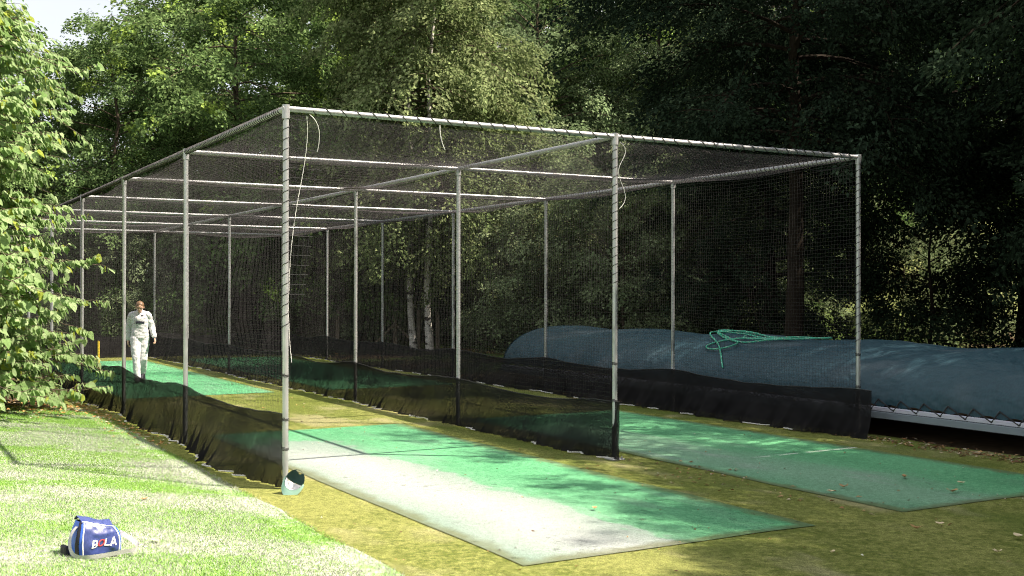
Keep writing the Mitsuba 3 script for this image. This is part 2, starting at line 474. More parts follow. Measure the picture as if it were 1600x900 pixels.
def side_fn(row):
    off = 0.045 if row == 0 else -0.045

    def fn(t, h):
        fr = np.sin(np.pi * np.clip(t, 0, TEND) / BAY) ** 2
        bul = 0.10 * n2(t * .55, h * .6, row * 7.3) * (0.3 + fr) + 0.03 * n2(t * 2.2, h * 1.4, row)
        zz = h - 0.045 * fr * (h / HH) + 0.025 * n2(t * .9, h * .4, 3 + row)
        return W(row * LANE + off + bul, t + 0.02 * n2(t, h * 1.3, 5), np.maximum(zz, 0.012))
    return fn


def roof_fn(s, t):
    fs = np.sin(np.pi * s / LANE) ** 2; ft = np.sin(np.pi * t / BAY) ** 2
    z = HH - PR - 0.012 - 0.05 * ft - 0.10 * fs * (0.25 + 0.75 * ft) + 0.06 * n2(s * .5, t * .5, 2) * ft
    return W(s, t, z)


def back_fn(s, h):
    return W(s, TEND - .05 + .12 * n2(s * .6, h * .6, 4) , h - .04 * np.sin(np.pi * s / LANE) ** 2 * h / HH)


for row, nm in enumerate(('side', 'middle', 'side')):
    k = put('netting', net(side_fn(row), 0.0, TEND, 0.0, HH - .02, 0.35, 0.4, r=(.0010, .0008, .0013)[row]), 'm_cord', cage)
put('roof_netting', net(roof_fn, 0.02, 2 * LANE - .02, 0.0, TEND, 0.3, 0.3, r=.00105), 'm_roof_cord', cage)
put('back_netting', net(back_fn, 0.0, 2 * LANE, 0.0, HH - .02, 0.35, 0.4), 'm_cord', cage)


def skirt(row, t0, t1, side, hbase, seed):
    ts = np.arange(t0, t1, 0.022); hs = np.linspace(0, 1, 13)

    def fn(t, q):
        fr = np.abs(np.cos(np.pi * t / BAY))
        top = hbase + 0.06 * fr ** 3 + 0.045 * n2(t * .8, 0 * t, seed)
        pin = np.clip((t - t0) / .7, 0, 1)
        fold = (0.06 * n2(t * 5.5 + q * 1.6, q * .8, seed) + 0.085 * n2(t * 13 + q * 4.0, q * .8, seed + 2) * (1 - q) ** .7 + .04 * n2(t * 24 + q * 7, q, seed + 3) * (1 - q)) * (1.1 - q)
        bulge = (0.10 + 0.16 * n2(t * .55, 0 * t, seed + 5)) * np.sin(np.pi * np.clip(t / BAY % 1, 0, 1)) * (1 - q) ** 1.5 * pin
        s = row * LANE + side * (0.045 * np.clip((t - t0) / .25, .15, 1) + bulge + 0.05 * (1 - q) ** 2 * pin) + fold
        z = top * q - 0.02 * (1 - q) + 0.008 + 0.018 * n2(t * 3, q, seed) + 0.02 * (1 - q)
        return W(s, t + 0.05 * n2(t * 3, q * 2, seed + 9) * (1 - q), np.maximum(z, 0.012))
    v, f = grid(fn, ts, hs)
    bottom = v.reshape(len(ts), len(hs), 3)[:, 0] + [0, 0, .006]
    topl = v.reshape(len(ts), len(hs), 3)[:, -1]
    return (v, f), bottom, topl


for row, side, hb, t0, seed in ((0, -1, .62, 0.0, 1), (1, -1, .57, -0.10, 21), (2, -1, .55, -.22, 41)):
    m, bot, topl = skirt(row, t0, TEND, side, hb, seed)
    k = put('skirt', m, 'm_skirt', cage, smooth=True)
    put('hem', tubes(topl, 0.005, 4), 'm_black_rope', k)
    # white lead rope showing here and there along the ground
    rp = [];  n = len(bot); r2 = np.random.default_rng(seed)
    i = 3
    while i < n - 30:
        L = int(r2.integers(6, 22)); seg = bot[i:i + L] + W(0, 0, 0) * 0
        seg = seg + np.array([*(CC * side * 0.012), 0.004])
        if r2.random() < .62: rp.append(tubes(seg, 0.007, 5))
        i += L + int(r2.integers(2, 14))
    for q_ in rp: put('lead_rope', q_, 'm_white_cord', k)
def back_skirt(s, q):
    top = .62 + .1 * n2(s * .8, 0 * s, 61)
    return W(s, TEND + .0 + .08 * n2(s * 5, q, 62) * (1.1 - q), np.maximum(top * q, .012))
put('skirt', grid(back_skirt, np.arange(0.03, 2 * LANE, .05), np.linspace(0, 1, 8)), 'm_skirt', cage, smooth=True)

# loose cords: white tails by the front left post, ties on the beams
def cord(pts, r=0.004, n=24, sides=5):
    pts = np.asarray(pts, float)
    d = np.r_[0, np.cumsum(np.linalg.norm(np.diff(pts, axis=0), axis=1))]
    u = np.linspace(0, d[-1], n)
    from scipy.interpolate import CubicSpline
    P = CubicSpline(d, pts)(u)
    return tubes(P, r, sides)


put('loose_cord', cord([W(.20, .0, 3.43), W(.22, .05, 3.2), W(.14, .1, 2.6), W(.06, .08, 1.9), W(.05, .04, 1.4), W(.07, .03, 1.15)], .0032), 'm_white_cord', cage)
put('loose_cord', cord([W(.22, -.02, 3.44), W(.28, -.05, 3.36), W(.31, -.03, 3.22), W(.30, 0, 3.1)], .0032), 'm_white_cord', cage)
put('loose_cord', cord([W(LANE + .04, -.04, 3.42), W(LANE + .1, -.05, 3.3), W(LANE + .02, -.04, 3.12), W(LANE + .08, -.03, 2.95), W(LANE + .03, -.04, 2.7)], .003), 'm_white_cord', cage)
put('loose_cord', cord([W(1.55, -.04, 3.44), W(1.56, -.05, 3.3), W(1.6, -.05, 3.2)], .004), 'm_white_cord', cage)
put('loose_cord', cord([W(LANE + 2.6, -.03, 3.42), W(LANE + 2.9, .1, 3.3), W(LANE + 3.3, .1, 3.32), W(2 * LANE - .05, 0, 3.4)], .003), 'm_cord', cage)
# coarser pale edge mesh gathered at the front left corner
def corner_fn(a, b):
    return W(.05 + a * (1 - .35 * b) + .03 * n2(b * 3, a * 3, 1), .05 + .1 * np.sin(a * 3), HH - .08 - b * 1.0)
put('loose_netting', net(corner_fn, 0, .42, 0, 1.7, .1, .15, cell=.09, r=.0022), 'm_cord', cage)

# ------------------------------------------------------------------ roll-on pitch cover
cover = thing('pitch_cover', 'long arched roll-on pitch cover of blue tarpaulin right of the nets', 'pitch cover')
CS0, CWID, CT0, CT1 = 7.72, 3.0, -8.0, 9.65
HOOP = 2.7


def tarp_fn(t, q):
    th = q * np.pi
    ph = (CT1 - t) / HOOP
    sag = np.sin(np.pi * ph) ** 2
    ca, sa = np.cos(th), np.sin(th)
    rad = 1 - 0.065 * sag * sa - 0.02 * n2(t * 1.2, q * 3, 3)
    wr = 0.030 * n2(t * 1.1 + q * 3.0, q * 5 - t * .6, 8) + 0.014 * n2(t * 4 - q * 9, q * 7, 12)
    s = CS0 + CWID / 2 - CWID / 2 * np.sign(ca) * np.abs(ca) ** .86 * (0.985 + .015 * rad)
    z = 0.36 + 0.76 * np.abs(sa) ** .92 * rad + wr * sa
    hem = 0.045 * np.clip(1 - q / .05, 0, 1) * np.abs(np.sin(np.pi * t / .35))
    return W(s, t, z + hem)


put('tarpaulin', grid(tarp_fn, np.arange(CT0, CT1 + .01, .08), np.linspace(0, 1, 46)), 'm_tarp', cover, smooth=True)


def tarp_end(t_, flip):
    q = np.linspace(0.0, 1, 46)
    ring = tarp_fn(np.full_like(q, t_), q)
    c = W(CS0 + CWID / 2, t_, .36)
    v = np.vstack([ring, c[None]])
    f = np.stack([np.arange(45), np.arange(1, 46), np.full(45, 46)], -1)
    return v, f


put('end_flap', tarp_end(CT1, 0), 'm_tarp', cover)
for nm, s in (('side_rail', CS0), ('side_rail', CS0 + CWID)):
    sg_ = -1 if s == CS0 else 1
    c = W(s, (CT0 + CT1) / 2, .27)
    k = put(nm, box_mesh((.03, CT1 - CT0, .085), frame4(c + C3 * sg_ * .03, C3, U3, Z3), .006), 'm_rail', cover)
    put('rail_lip', box_mesh((.06, CT1 - CT0 - .01, .052), frame4(W(s, (CT0 + CT1) / 2, .345) + C3 * sg_ * .012, C3, U3, Z3), .004), 'm_rail_lip', k)
    if sg_ == -1:
        tz = np.arange(CT0 + .1, 8.0, .175)
        z0 = np.where(np.arange(len(tz)) % 2 == 0, .338, .465)
        ss = np.where(np.arange(len(tz)) % 2 == 0, CS0 - .048, CS0 - .004)
        sk = tz + np.where(np.arange(len(tz)) % 2 == 0, -.05, .05)
        P = W(ss, sk, z0)
        put('lacing', join(*[tubes(np.array([P[i], P[i + 1]]), .008, 5) for i in range(len(P) - 1)]), 'm_black_rope', k)
for t in (-6.5, -2.4, 2.4, 7.2):
    for s in (CS0 + .25, CS0 + CWID - .25):
        m = trimesh.creation.cylinder(radius=.15, height=.07, sections=24)
        v, f = tm(m); v = v @ np.array([C3, -U3, Z3])[[2, 1, 0]]  # axle across the cover
        k = put('wheel', (v + W(s, t, .15), f), 'm_rubber', cover, smooth=40)
        put('axle', pole(W(s, t, .15) - C3 * .05, W(s, t, .15) + C3 * .05, .02, 8), 'm_rail', k)
        put('stay', pole(W(s, t, .15), W(s, t, .34), .018, 8), 'm_rail', k)

# green hose lying in loops over the cover
def on_tarp(t, q, up=.018):
    return tarp_fn(np.asarray(float(t)), np.asarray(float(q))) + [0, 0, up]


hose_path = [(3.1, .12), (3.4, .22), (3.9, .32), (4.4, .42), (4.2, .46), (3.7, .45), (3.2, .43), (2.7, .46), (2.3, .49), (2.1, .47), (2.5, .42), (3.0, .38), (3.4, .36), (3.9, .38), (4.45, .44), (4.6, .47),
             (4.0, .49), (3.3, .47), (2.8, .44), (3.3, .40), (3.8, .35), (3.9, .27), (3.5, .25), (3.35, .30), (3.7, .36), (4.2, .40), (4.5, .455), (3.9, .47), (3.0, .45), (2.5, .44), (2.9, .41), (3.6, .41)]
hp = np.array([on_tarp(a, b, .02 + .012 * (i % 4)) for i, (a, b) in enumerate(hose_path)])
hose = thing('garden_hose', 'green and white garden hose looped over the blue pitch cover', 'hose')
from scipy.interpolate import CubicSpline
hd = np.r_[0, np.cumsum(np.linalg.norm(np.diff(hp, axis=0), axis=1))]
hP = CubicSpline(hd, hp)(np.linspace(0, hd[-1], 420))
put('tube', tubes(hP, .0125, 8), 'm_hose', hose, smooth=True)
hl = np.linspace(0, hd[-1], 420); tg = np.gradient(hP, axis=0); tg /= np.linalg.norm(tg, axis=1, keepdims=True)
ha = np.cross(tg, [0, 0, 1.0]); ha /= np.linalg.norm(ha, axis=1, keepdims=True) + 1e-9; hb = np.cross(tg, ha)
th = hl * 2 * np.pi / .16
put('stripe', tubes(hP + .011 * (np.cos(th)[:, None] * ha + np.sin(th)[:, None] * hb), .004, 5), 'm_hose_stripe', hose)

# ------------------------------------------------------------------ trees
def leaf_quads(pos, d, n, L, Wd, fold=0.18):
    """Folded two-triangle leaves: base at pos, along d, facing n."""
    b = np.cross(n, d); b /= np.linalg.norm(b, axis=1, keepdims=True) + 1e-9
    n = np.cross(d, b)
    L, Wd = L[:, None], Wd[:, None]
    v = np.stack([pos, pos + d * L * .42 + b * Wd * .5 + n * Wd * fold, pos + d * L - n * L * .08, pos + d * L * .42 - b * Wd * .5 + n * Wd * fold], 1)
    k = len(pos); o = (np.arange(k) * 4)[:, None]
    return v.reshape(-1, 3), np.vstack([o + [0, 1, 2], o + [0, 2, 3]])


def unit(v): return v / (np.linalg.norm(v, axis=-1, keepdims=True) + 1e-9)


def make_tree(seed, H=13.0, R=4.2, base=0.8, trunk_r=.2, limbs=46, subs=7, per=60, env=None, rise=.35, droop=.35, spl=.75, spw=.5, leafl=.11, leafw=.075,
              pal=((.05, .11, .02), (.10, .19, .035)), tip=None, tip_p=0.0, flat=.45, thick=.05, lean=0.0, wander=.25):
    r = np.random.default_rng(seed)
    env = env or (lambda u: np.sin(np.pi * np.clip(u * .86 + .12, 0, 1)) ** .7)
    zt = np.linspace(0, H, 16)
    tx = np.cumsum(r.normal(0, wander * H / 16 / 3, 16)) + lean * zt; ty = np.cumsum(r.normal(0, wander * H / 16 / 3, 16))
    tx -= tx[0]; ty -= ty[0]
    tpts = np.stack([tx, ty, zt], -1); tpts[0, 2] = -.3
    tr = trunk_r * (1 - .93 * (zt / H) ** .9); tr[0] *= 1.35
    trunk = tubes(tpts, np.broadcast_to(tr, (1, 16)), 9)
    br, C, D, S = [], [], [], []
    for i in range(limbs):
        u = (i + r.random()) / limbs
        z = base + (H * .97 - base) * u
        o = np.array([np.interp(z, zt, tx), np.interp(z, zt, ty), z])
        az = i * 2.39996 + r.normal(0, .4)
        L = R * env(u) * r.uniform(.65, 1.12) + .25
        up = rise * (0.4 + 1.3 * u) + r.normal(0, .12)
        q = np.linspace(0, 1, 7)
        hd = np.array([math.cos(az), math.sin(az), 0]); sd = np.array([-math.sin(az), math.cos(az), 0])
        P = o + L * (q[:, None] * hd + (up * q - droop * q * q)[:, None] * np.array([0, 0, 1.0]) + (r.normal(0, .10) * np.sin(q * 3))[:, None] * sd)
        r0 = max(.012, trunk_r * .33 * (1 - u * .75) * min(1, L / R + .2))
        br.append(tubes(P, np.broadcast_to(r0 * (1 - .85 * q), (1, 7)), 4))
        ns = max(3, int(subs * L / R + .5) + 2)
        for j in range(ns):
            w = .22 + .78 * (j + r.random()) / ns
            c = np.array([np.interp(w, q, P[:, k]) for k in range(3)])
            sgn = 1 if j % 2 else -1
            l2 = (.42 * L * (1 - .45 * w) + .2) * r.uniform(.6, 1.2)
            a2 = sgn * r.uniform(.5, 1.15)
            d2 = unit(hd * math.cos(a2) + sd * math.sin(a2) + np.array([0, 0, r.normal(.05, .25) - droop * .25]))
            e = c + d2 * l2 - np.array([0, 0, droop * .25 * l2])
            mid = (c + e) / 2 + np.array([0, 0, .06 * l2])
            br.append(tubes(np.array([c, mid, e]), np.broadcast_to(np.array([r0 * .32, r0 * .2, .004]), (1, 3)), 3))
            for w2 in ((.35, .75, 1.05) if l2 > .8 else (.5, 1.0)):
                C.append(c + (e - c) * w2 + r.normal(0, .12, 3)); D.append(d2 + r.normal(0, .35, 3)); S.append(u)
        C.append(P[-1]); D.append(hd + np.array([0, 0, up - droop])); S.append(u)
    C, D, S = np.array(C), np.array(D), np.array(S)
    D[:, 2] = D[:, 2] * .6 - droop * .35
    D = unit(D); k = len(C)
    N = unit(np.array([0, 0, .25]) + .45 * SUN + r.normal(0, flat * .45, (k, 3)) + .75 * unit(C - np.array([0, 0, H * .4])))  # leaves turn to the light
    B = unit(np.cross(N, D)); N = np.cross(D, B)
    size = r.uniform(.65, 1.25, k) * np.where(r.random(k) < .22, .55, 1.12)
    cnt = np.maximum(6, (per * size ** 2 * r.uniform(.6, 1.3, k)).astype(int))
    idx = np.repeat(np.arange(k), cnt); n = len(idx)
    a = r.random(n) ** .8; lat = r.normal(0, .42, n) * (1.15 - .65 * a)
    pos = C[idx] + D[idx] * ((a - .35) * spl * size[idx])[:, None] + B[idx] * (lat * spw * size[idx])[:, None] + N[idx] * r.normal(0, thick, n)[:, None] - np.array([0, 0, 1.0]) * (droop * .5 * (a * spl) ** 2 + .25 * lat ** 2 * spw)[:, None]
    ld = unit(D[idx] + B[idx] * np.sign(lat)[:, None] * r.uniform(.2, 1.3, n)[:, None] + r.normal(0, .30, (n, 3)) - np.array([0, 0, .15 + droop * .4]))
    ln = unit(N[idx] + r.normal(0, flat, (n, 3)))
    L = leafl * r.uniform(.65, 1.25, n); Wd = leafw * r.uniform(.7, 1.2, n)
    v, f = leaf_quads(pos, ld, ln, L, Wd)
    p0, p1 = np.array(pal[0]), np.array(pal[1])
    col = p0 + (p1 - p0) * np.clip(r.beta(2, 2, k)[idx] * .6 + r.random(n) * .4, 0, 1)[:, None]
    if tip is not None:
        sunlit_tip = (r.random(k) < tip_p)[idx] & (a > .25)  # spray tips tinted bright yellow green, sunlight put into the leaf colour
        col = np.where(sunlit_tip[:, None], np.array(tip) * r.uniform(.75, 1.2, (n, 1)), col)
    col *= r.uniform(.6, 1.45, (n, 1)) * (r.uniform(.72, 1.25, k)[idx])[:, None]
    return trunk, join(*br), (v, f), np.repeat(col, 4, 0)


KINDS = {}


def kind(name, bark, leaf, *variants):
    KINDS[name] = []
    for i, kw in enumerate(variants):
        trunk, br, (v, f), col = make_tree(**kw)
        g = f'{name}_form_{i}'
        scene[g] = {'type': 'shapegroup', 'trunk': mikit.ply(trunk, bark, smooth=True), 'branches': mikit.ply(br, bark if bark != 'm_birch' else 'm_bark'),
                    'crown': mikit.ply((v, f), leaf, color=col)}
        KINDS[name].append(g)


GREENS = ((.065, .120, .036), (.21, .30, .12))
kind('beech_tree', 'm_bark', 'm_leaf',
     dict(seed=1, H=13.5, R=4.9, base=.4, limbs=64, subs=8, per=70, leafl=.135, leafw=.095, thick=.12, droop=.5, pal=GREENS, tip=(.30, .42, .10), tip_p=.08, flat=.75),
     dict(seed=2, H=14.5, R=4.8, base=.6, limbs=64, subs=8, per=66, leafl=.135, leafw=.095, thick=.14, droop=.55, pal=((.07, .13, .042), (.21, .30, .125)), tip=(.29, .40, .10), tip_p=.07, flat=.8))
kind('birch_tree', 'm_birch', 'm_leaf',
     dict(seed=5, H=17, R=2.7, base=3.2, trunk_r=.115, limbs=54, subs=6, per=62, rise=.5, droop=.85, spl=.9, spw=.42, leafl=.125, leafw=.095, pal=((.13, .19, .07), (.28, .32, .16)), flat=.9, thick=.09, wander=.2,
          env=lambda u: .35 + .75 * np.sin(np.pi * np.clip(u * .9 + .1, 0, 1))))
kind('ash_tree', 'm_bark', 'm_leaf',
     dict(seed=8, H=16, R=4.2, base=2.0, trunk_r=.17, limbs=56, subs=7, per=60, rise=.7, droop=.45, leafl=.15, leafw=.075, pal=((.12, .185, .09), (.26, .33, .18)), flat=.7, thick=.1))
kind('yew_tree', 'm_bark_dark', 'm_leaf_dark',
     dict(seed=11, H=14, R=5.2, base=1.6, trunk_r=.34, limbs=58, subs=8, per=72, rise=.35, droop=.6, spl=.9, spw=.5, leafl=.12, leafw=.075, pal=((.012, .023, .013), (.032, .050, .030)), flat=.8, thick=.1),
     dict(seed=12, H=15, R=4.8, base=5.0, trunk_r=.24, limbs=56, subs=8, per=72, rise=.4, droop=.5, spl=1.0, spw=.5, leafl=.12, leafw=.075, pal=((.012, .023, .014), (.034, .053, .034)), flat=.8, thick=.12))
kind('shrub', 'm_bark', 'm_leaf',
     dict(seed=15, H=4.2, R=2.3, base=.1, trunk_r=.05, limbs=34, subs=6, per=50, rise=.8, droop=.4, spl=.55, spw=.4, leafl=.10, leafw=.07, pal=((.12, .18, .085), (.28, .33, .19)), flat=.7, thick=.08,
          env=lambda u: .55 + .5 * np.sin(np.pi * np.clip(u, 0, 1))))

kind('holly_bush', 'm_bark_dark', 'm_leaf_dark',
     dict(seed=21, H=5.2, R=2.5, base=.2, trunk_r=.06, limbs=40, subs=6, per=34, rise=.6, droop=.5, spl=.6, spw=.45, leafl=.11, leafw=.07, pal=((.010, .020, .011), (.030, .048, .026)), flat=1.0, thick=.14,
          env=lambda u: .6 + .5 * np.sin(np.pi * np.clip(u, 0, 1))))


def tree(k, variant, x, y, sc, rot, label, cat='tree', group=None, sz=1.0):
    key = numbered(k)
    z = float(terrain(np.array(x), np.array(y)))
    gs = KINDS[k]
    scene[key] = {'type': 'instance', 'to_world': T().translate([x, y, z - .02]).rotate([0, 0, 1], rot % 120 - 60).scale([sc, sc, sc * sz]), 'g': {'type': 'ref', 'id': gs[variant % len(gs)]}}
    tag(key, label, cat, group)
    return key


# row behind the back net, left to right
tree('beech_tree', 0, -17.6, 33.5, .84, 20, 'low rounded beech behind the back net at the far left, its top against the sky')
tree('beech_tree', 1, -12.6, 35.8, .73, 140, 'beech with bright lime tips behind the back left corner of the cage')
tree('beech_tree', 0, -9.0, 37.6, 1.02, 250, 'tall dark beech with yellow green sprays just left of the birches')
tree('birch_tree', 0, -2.50, 34.7, 1.0, 70, 'slender birch with a straight white stem, the right one of the pair')
tree('birch_tree', 0, -3.05, 35.4, .95, 20, 'thin leaning birch close on the left of the straight birch')
tree('ash_tree', 0, 1.1, 40.5, 1.0, 60, 'grey green tree with a dark bare stem above the middle of the front beam')
tree('ash_tree', 0, 5.6, 42.0, .95, 200, 'pale tree between the dark stemmed tree and the dark evergreens')
# second row, deeper in the wood
for i, (x, y, sc, kd, lb) in enumerate([(-22.5, 43, .95, 'beech_tree', 'beech deeper in the wood, farthest left beyond the bright lime'), (-15.5, 46, .84, 'beech_tree', 'beech in the second row behind the lime tipped beech'),
                                        (-9, 47, 1.2, 'beech_tree', 'tall beech in the second row rising behind the dark beech'), (-2, 49, 1.3, 'beech_tree', 'tall beech in the second row filling the gap behind the birches'),
                                        (4.5, 50, 1.25, 'beech_tree', 'beech in the second row behind the dark stemmed tree'), (11.5, 50, 1.25, 'beech_tree', 'beech in the second row behind the pale tree')]):
    tree(kd, i, x, y, sc, 70 * i + 15, lb)
# the rest of the wood reads as one mass
i = 0
for x, y, sc, kd, var in [(-30, 52, 1.2, 'beech_tree', 0), (-12, 60, 1.35, 'beech_tree', 1), (-3, 63, 1.5, 'beech_tree', 0), (7, 62, 1.5, 'beech_tree', 1), (15, 60, 1.4, 'yew_tree', 0), (24, 62, 1.3, 'beech_tree', 0),
                          (33, 56, 1.3, 'yew_tree', 1), (21, 67, 1.35, 'beech_tree', 0), (27, 68, 1.3, 'beech_tree', 1), (25, 29, 1.0, 'yew_tree', 1), (22, 21, 1.0, 'yew_tree', 0), (-28, 40, .8, 'beech_tree', 1)]:
    i += 1
    z = float(terrain(np.array(x), np.array(y)))
    scene[f'distant_wood__{i:03d}'] = {'type': 'instance', 'to_world': T().translate([x, y, z]).rotate([0, 0, 1], (77 * i) % 110 - 55).scale(sc), 'g': {'type': 'ref', 'id': KINDS[kd][var]}}
tag('distant_wood', 'mass of trees deep in the wood behind everything else', 'wood', kind='stuff')
i = 0
for x, y, sc in [(-20, 38, 1.3), (-17, 41, 1.4), (-13, 41, 1.3), (-9.5, 41.5, 1.4), (-6.5, 42.5, 1.4), (-3, 43.5, 1.5), (0, 44.5, 1.5), (3, 45.5, 1.6), (6, 46, 1.6), (9, 44, 1.5), (6.6, 34.8, 1.2), (-24, 37, 1.2)]:
    i += 1
    z = float(terrain(np.array(x), np.array(y)))
    scene[f'undergrowth__{i:03d}'] = {'type': 'instance', 'to_world': T().translate([x, y, z - .1]).rotate([0, 0, 1], (61 * i) % 120 - 60).scale([sc, sc, sc * .9]), 'g': {'type': 'ref', 'id': KINDS['shrub'][0]}}
tag('undergrowth', 'bushy undergrowth between the trunks of the wood', 'undergrowth', kind='stuff')
# dark evergreens on the right
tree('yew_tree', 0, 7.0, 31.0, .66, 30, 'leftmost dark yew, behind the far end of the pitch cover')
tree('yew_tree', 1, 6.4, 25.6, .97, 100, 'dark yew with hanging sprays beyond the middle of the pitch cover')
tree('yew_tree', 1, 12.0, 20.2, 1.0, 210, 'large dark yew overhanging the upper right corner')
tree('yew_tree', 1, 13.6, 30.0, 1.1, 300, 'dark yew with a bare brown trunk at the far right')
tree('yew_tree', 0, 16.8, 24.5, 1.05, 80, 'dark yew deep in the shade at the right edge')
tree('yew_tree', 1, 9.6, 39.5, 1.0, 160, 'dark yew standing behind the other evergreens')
# shrubs under the trees
SH = [(-5.0, 37.6, .75, 'low leafy shrub left of the braced fence post'), (-.6, 37.2, .7, 'leafy shrub right of the birch stem'), (.9, 34.2, 1.0, 'glossy shrub behind the middle of the right hand net'),
      (3.2, 32.6, 1.1, 'glossy shrub left of the dark evergreens, above the far end of the cover'), (-15.0, 33.0, .9, 'shrub behind the back net, left of the walking person'), (-11.0, 34.8, .8, 'shrub behind the back net, right of the walking person'),
      (13.0, 37.6, .8, 'shrub under the dark evergreens at the left of the bright patch'), (16.2, 40.0, .8, 'shrub under the dark evergreens at the right of the bright patch'), (5.4, 36.5, 1.1, 'shrub in front of the pale tree')]
for i, (x, y, sc, lb) in enumerate(SH):
    tree('shrub', 0, x, y, sc, 47 * i, lb, 'shrub')
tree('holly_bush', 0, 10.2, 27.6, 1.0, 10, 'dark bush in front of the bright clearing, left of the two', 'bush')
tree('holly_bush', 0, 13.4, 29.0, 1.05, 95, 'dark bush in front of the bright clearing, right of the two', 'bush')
# the wood goes on to the right of the picture; its crowns shade the right lane
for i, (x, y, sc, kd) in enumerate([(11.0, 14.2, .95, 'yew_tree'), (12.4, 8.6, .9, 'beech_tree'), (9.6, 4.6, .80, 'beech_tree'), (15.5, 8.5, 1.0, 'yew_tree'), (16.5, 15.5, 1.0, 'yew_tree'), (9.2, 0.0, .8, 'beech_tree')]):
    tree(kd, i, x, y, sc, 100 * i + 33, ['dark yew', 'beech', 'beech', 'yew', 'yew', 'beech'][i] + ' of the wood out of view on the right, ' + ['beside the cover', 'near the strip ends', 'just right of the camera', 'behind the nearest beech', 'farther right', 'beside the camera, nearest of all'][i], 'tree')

# ------------------------------------------------------------------ the big-leaved lime on the left, built leaf by leaf
def near_leaf_mesh(pos, d, n, L, rng):
    """Heart-shaped leaves of 8 triangles, slightly cupped and drooping at the tip."""
    b = unit(np.cross(n, d)); n = np.cross(d, b)
    prof = np.array([(0.0, 0), (-.06, .22), (.14, .44), (.42, .46), (.72, .26), (1.0, 0), (.72, -.26), (.42, -.46), (.14, -.44), (-.06, -.22)])
    k = len(pos); cup = rng.uniform(.02, .28, k)
    v = np.empty((k, 11, 3))
    for i, (a, w) in enumerate(prof):
        v[:, i] = pos + d * (a * L)[:, None] + b * (w * L)[:, None] + n * ((abs(w) * cup - .22 * max(a - .3, 0) ** 2) * L)[:, None]
    v[:, 10] = pos + d * (.35 * L)[:, None]
    tri = np.array([[10, i, (i + 1) % 10] for i in range(10)])
    f = (np.arange(k) * 11)[:, None, None] + tri[None]
    return v.reshape(-1, 3), f.reshape(-1, 3)


lime = thing('lime_tree', 'bright sunlit lime tree with large heart shaped leaves at the left edge', 'tree')
r = np.random.default_rng(77)
LX, LY = -9.48, 15.6
lz = float(terrain(np.array(LX), np.array(LY)))
env = lambda u: 0.90 + 0.06 * np.sin(u * 11.0 + .5) - .35 * np.clip(u - .7, 0, 1)
brs, C, D = [], [], []
zt = np.linspace(0, 9.5, 12)
trk = np.stack([LX + .15 * np.sin(zt * .7), LY + .12 * np.cos(zt * .5), lz - .3 + zt], -1)
put('trunk', tubes(trk, np.broadcast_to(.17 * (1 - zt / 10.5), (1, 12)), 9), 'm_bark', lime, smooth=True)
NL = 480
for i in range(NL):
    u = (i + .5) / NL
    z = .10 + 7.6 * u
    o = np.array([np.interp(z, zt, trk[:, 0]), np.interp(z, zt, trk[:, 1]), lz + z])
    az = i * 2.39996 + r.normal(0, .3)
    L = 3.45 * env(u) * r.uniform(.72, 1.06)
    hd = np.array([math.cos(az), math.sin(az), 0]); sd = np.array([-math.sin(az), math.cos(az), 0])
    q = np.linspace(0, 1, 7); up = r.normal(.22, .12)
    P = o + L * (q[:, None] * hd + (up * q - .38 * q ** 2)[:, None] * Z3)
    P[:, 2] = np.maximum(P[:, 2], lz + .12)
    brs.append(tubes(P, np.broadcast_to(.022 * (1 - .85 * q), (1, 7)), 4))
    for w in np.linspace(.45, 1.0, 9):
        c = np.array([np.interp(w, q, P[:, k]) for k in range(3)])
        for sgn in ((-1, 1) if w < .97 else (0,)):
            a2 = sgn * r.uniform(.5, 1.2)
            d2 = unit(hd * math.cos(a2) + sd * math.sin(a2) + Z3 * r.normal(-.12, .25))
            l2 = r.uniform(.3, .75) * (1.2 - .5 * w)
            e = c + d2 * l2
            brs.append(tubes(np.array([c, (c + e) / 2 + [0, 0, .03], e]), np.broadcast_to(np.array([.006, .004, .002]), (1, 3)), 3))
            for w2 in np.arange(.08, l2, .042) / l2:
                C.append(c + (e - c) * w2); D.append(unit(d2 + r.choice([-1, 1]) * unit(np.cross(d2, Z3)) * r.uniform(.4, 1.2) + [0, 0, -.25]))
C, D = np.array(C), np.array(D)
ground_z = terrain(C[:, 0], C[:, 1])
ok = C[:, 2] > ground_z + .10
C, D = C[ok], D[ok]
out = unit(C - np.array([LX, LY, lz + 3.0]))
N = unit(.70 * SUN + .80 * out * [1, 1, .3] + r.normal(0, .36, C.shape))
D = unit(D + r.normal(0, .25, D.shape) - np.array([0, 0, .35]))
D = unit(D - N * np.sum(D * N, 1, keepdims=True) * .8)
Ls = r.uniform(.085, .15, len(C))
v, f = near_leaf_mesh(C, D, N, Ls, r)
base = np.array([.18, .30, .10]) + r.random((len(C), 1)) * np.array([.22, .21, .17])
yel = r.random(len(C)) < .06
base = np.where(yel[:, None], np.array([.32, .38, .07]), base)
put('crown', (v, f), 'm_leaf_near', lime, color=np.repeat(base, 11, 0))
put('branches', join(*brs), 'm_bark', lime)

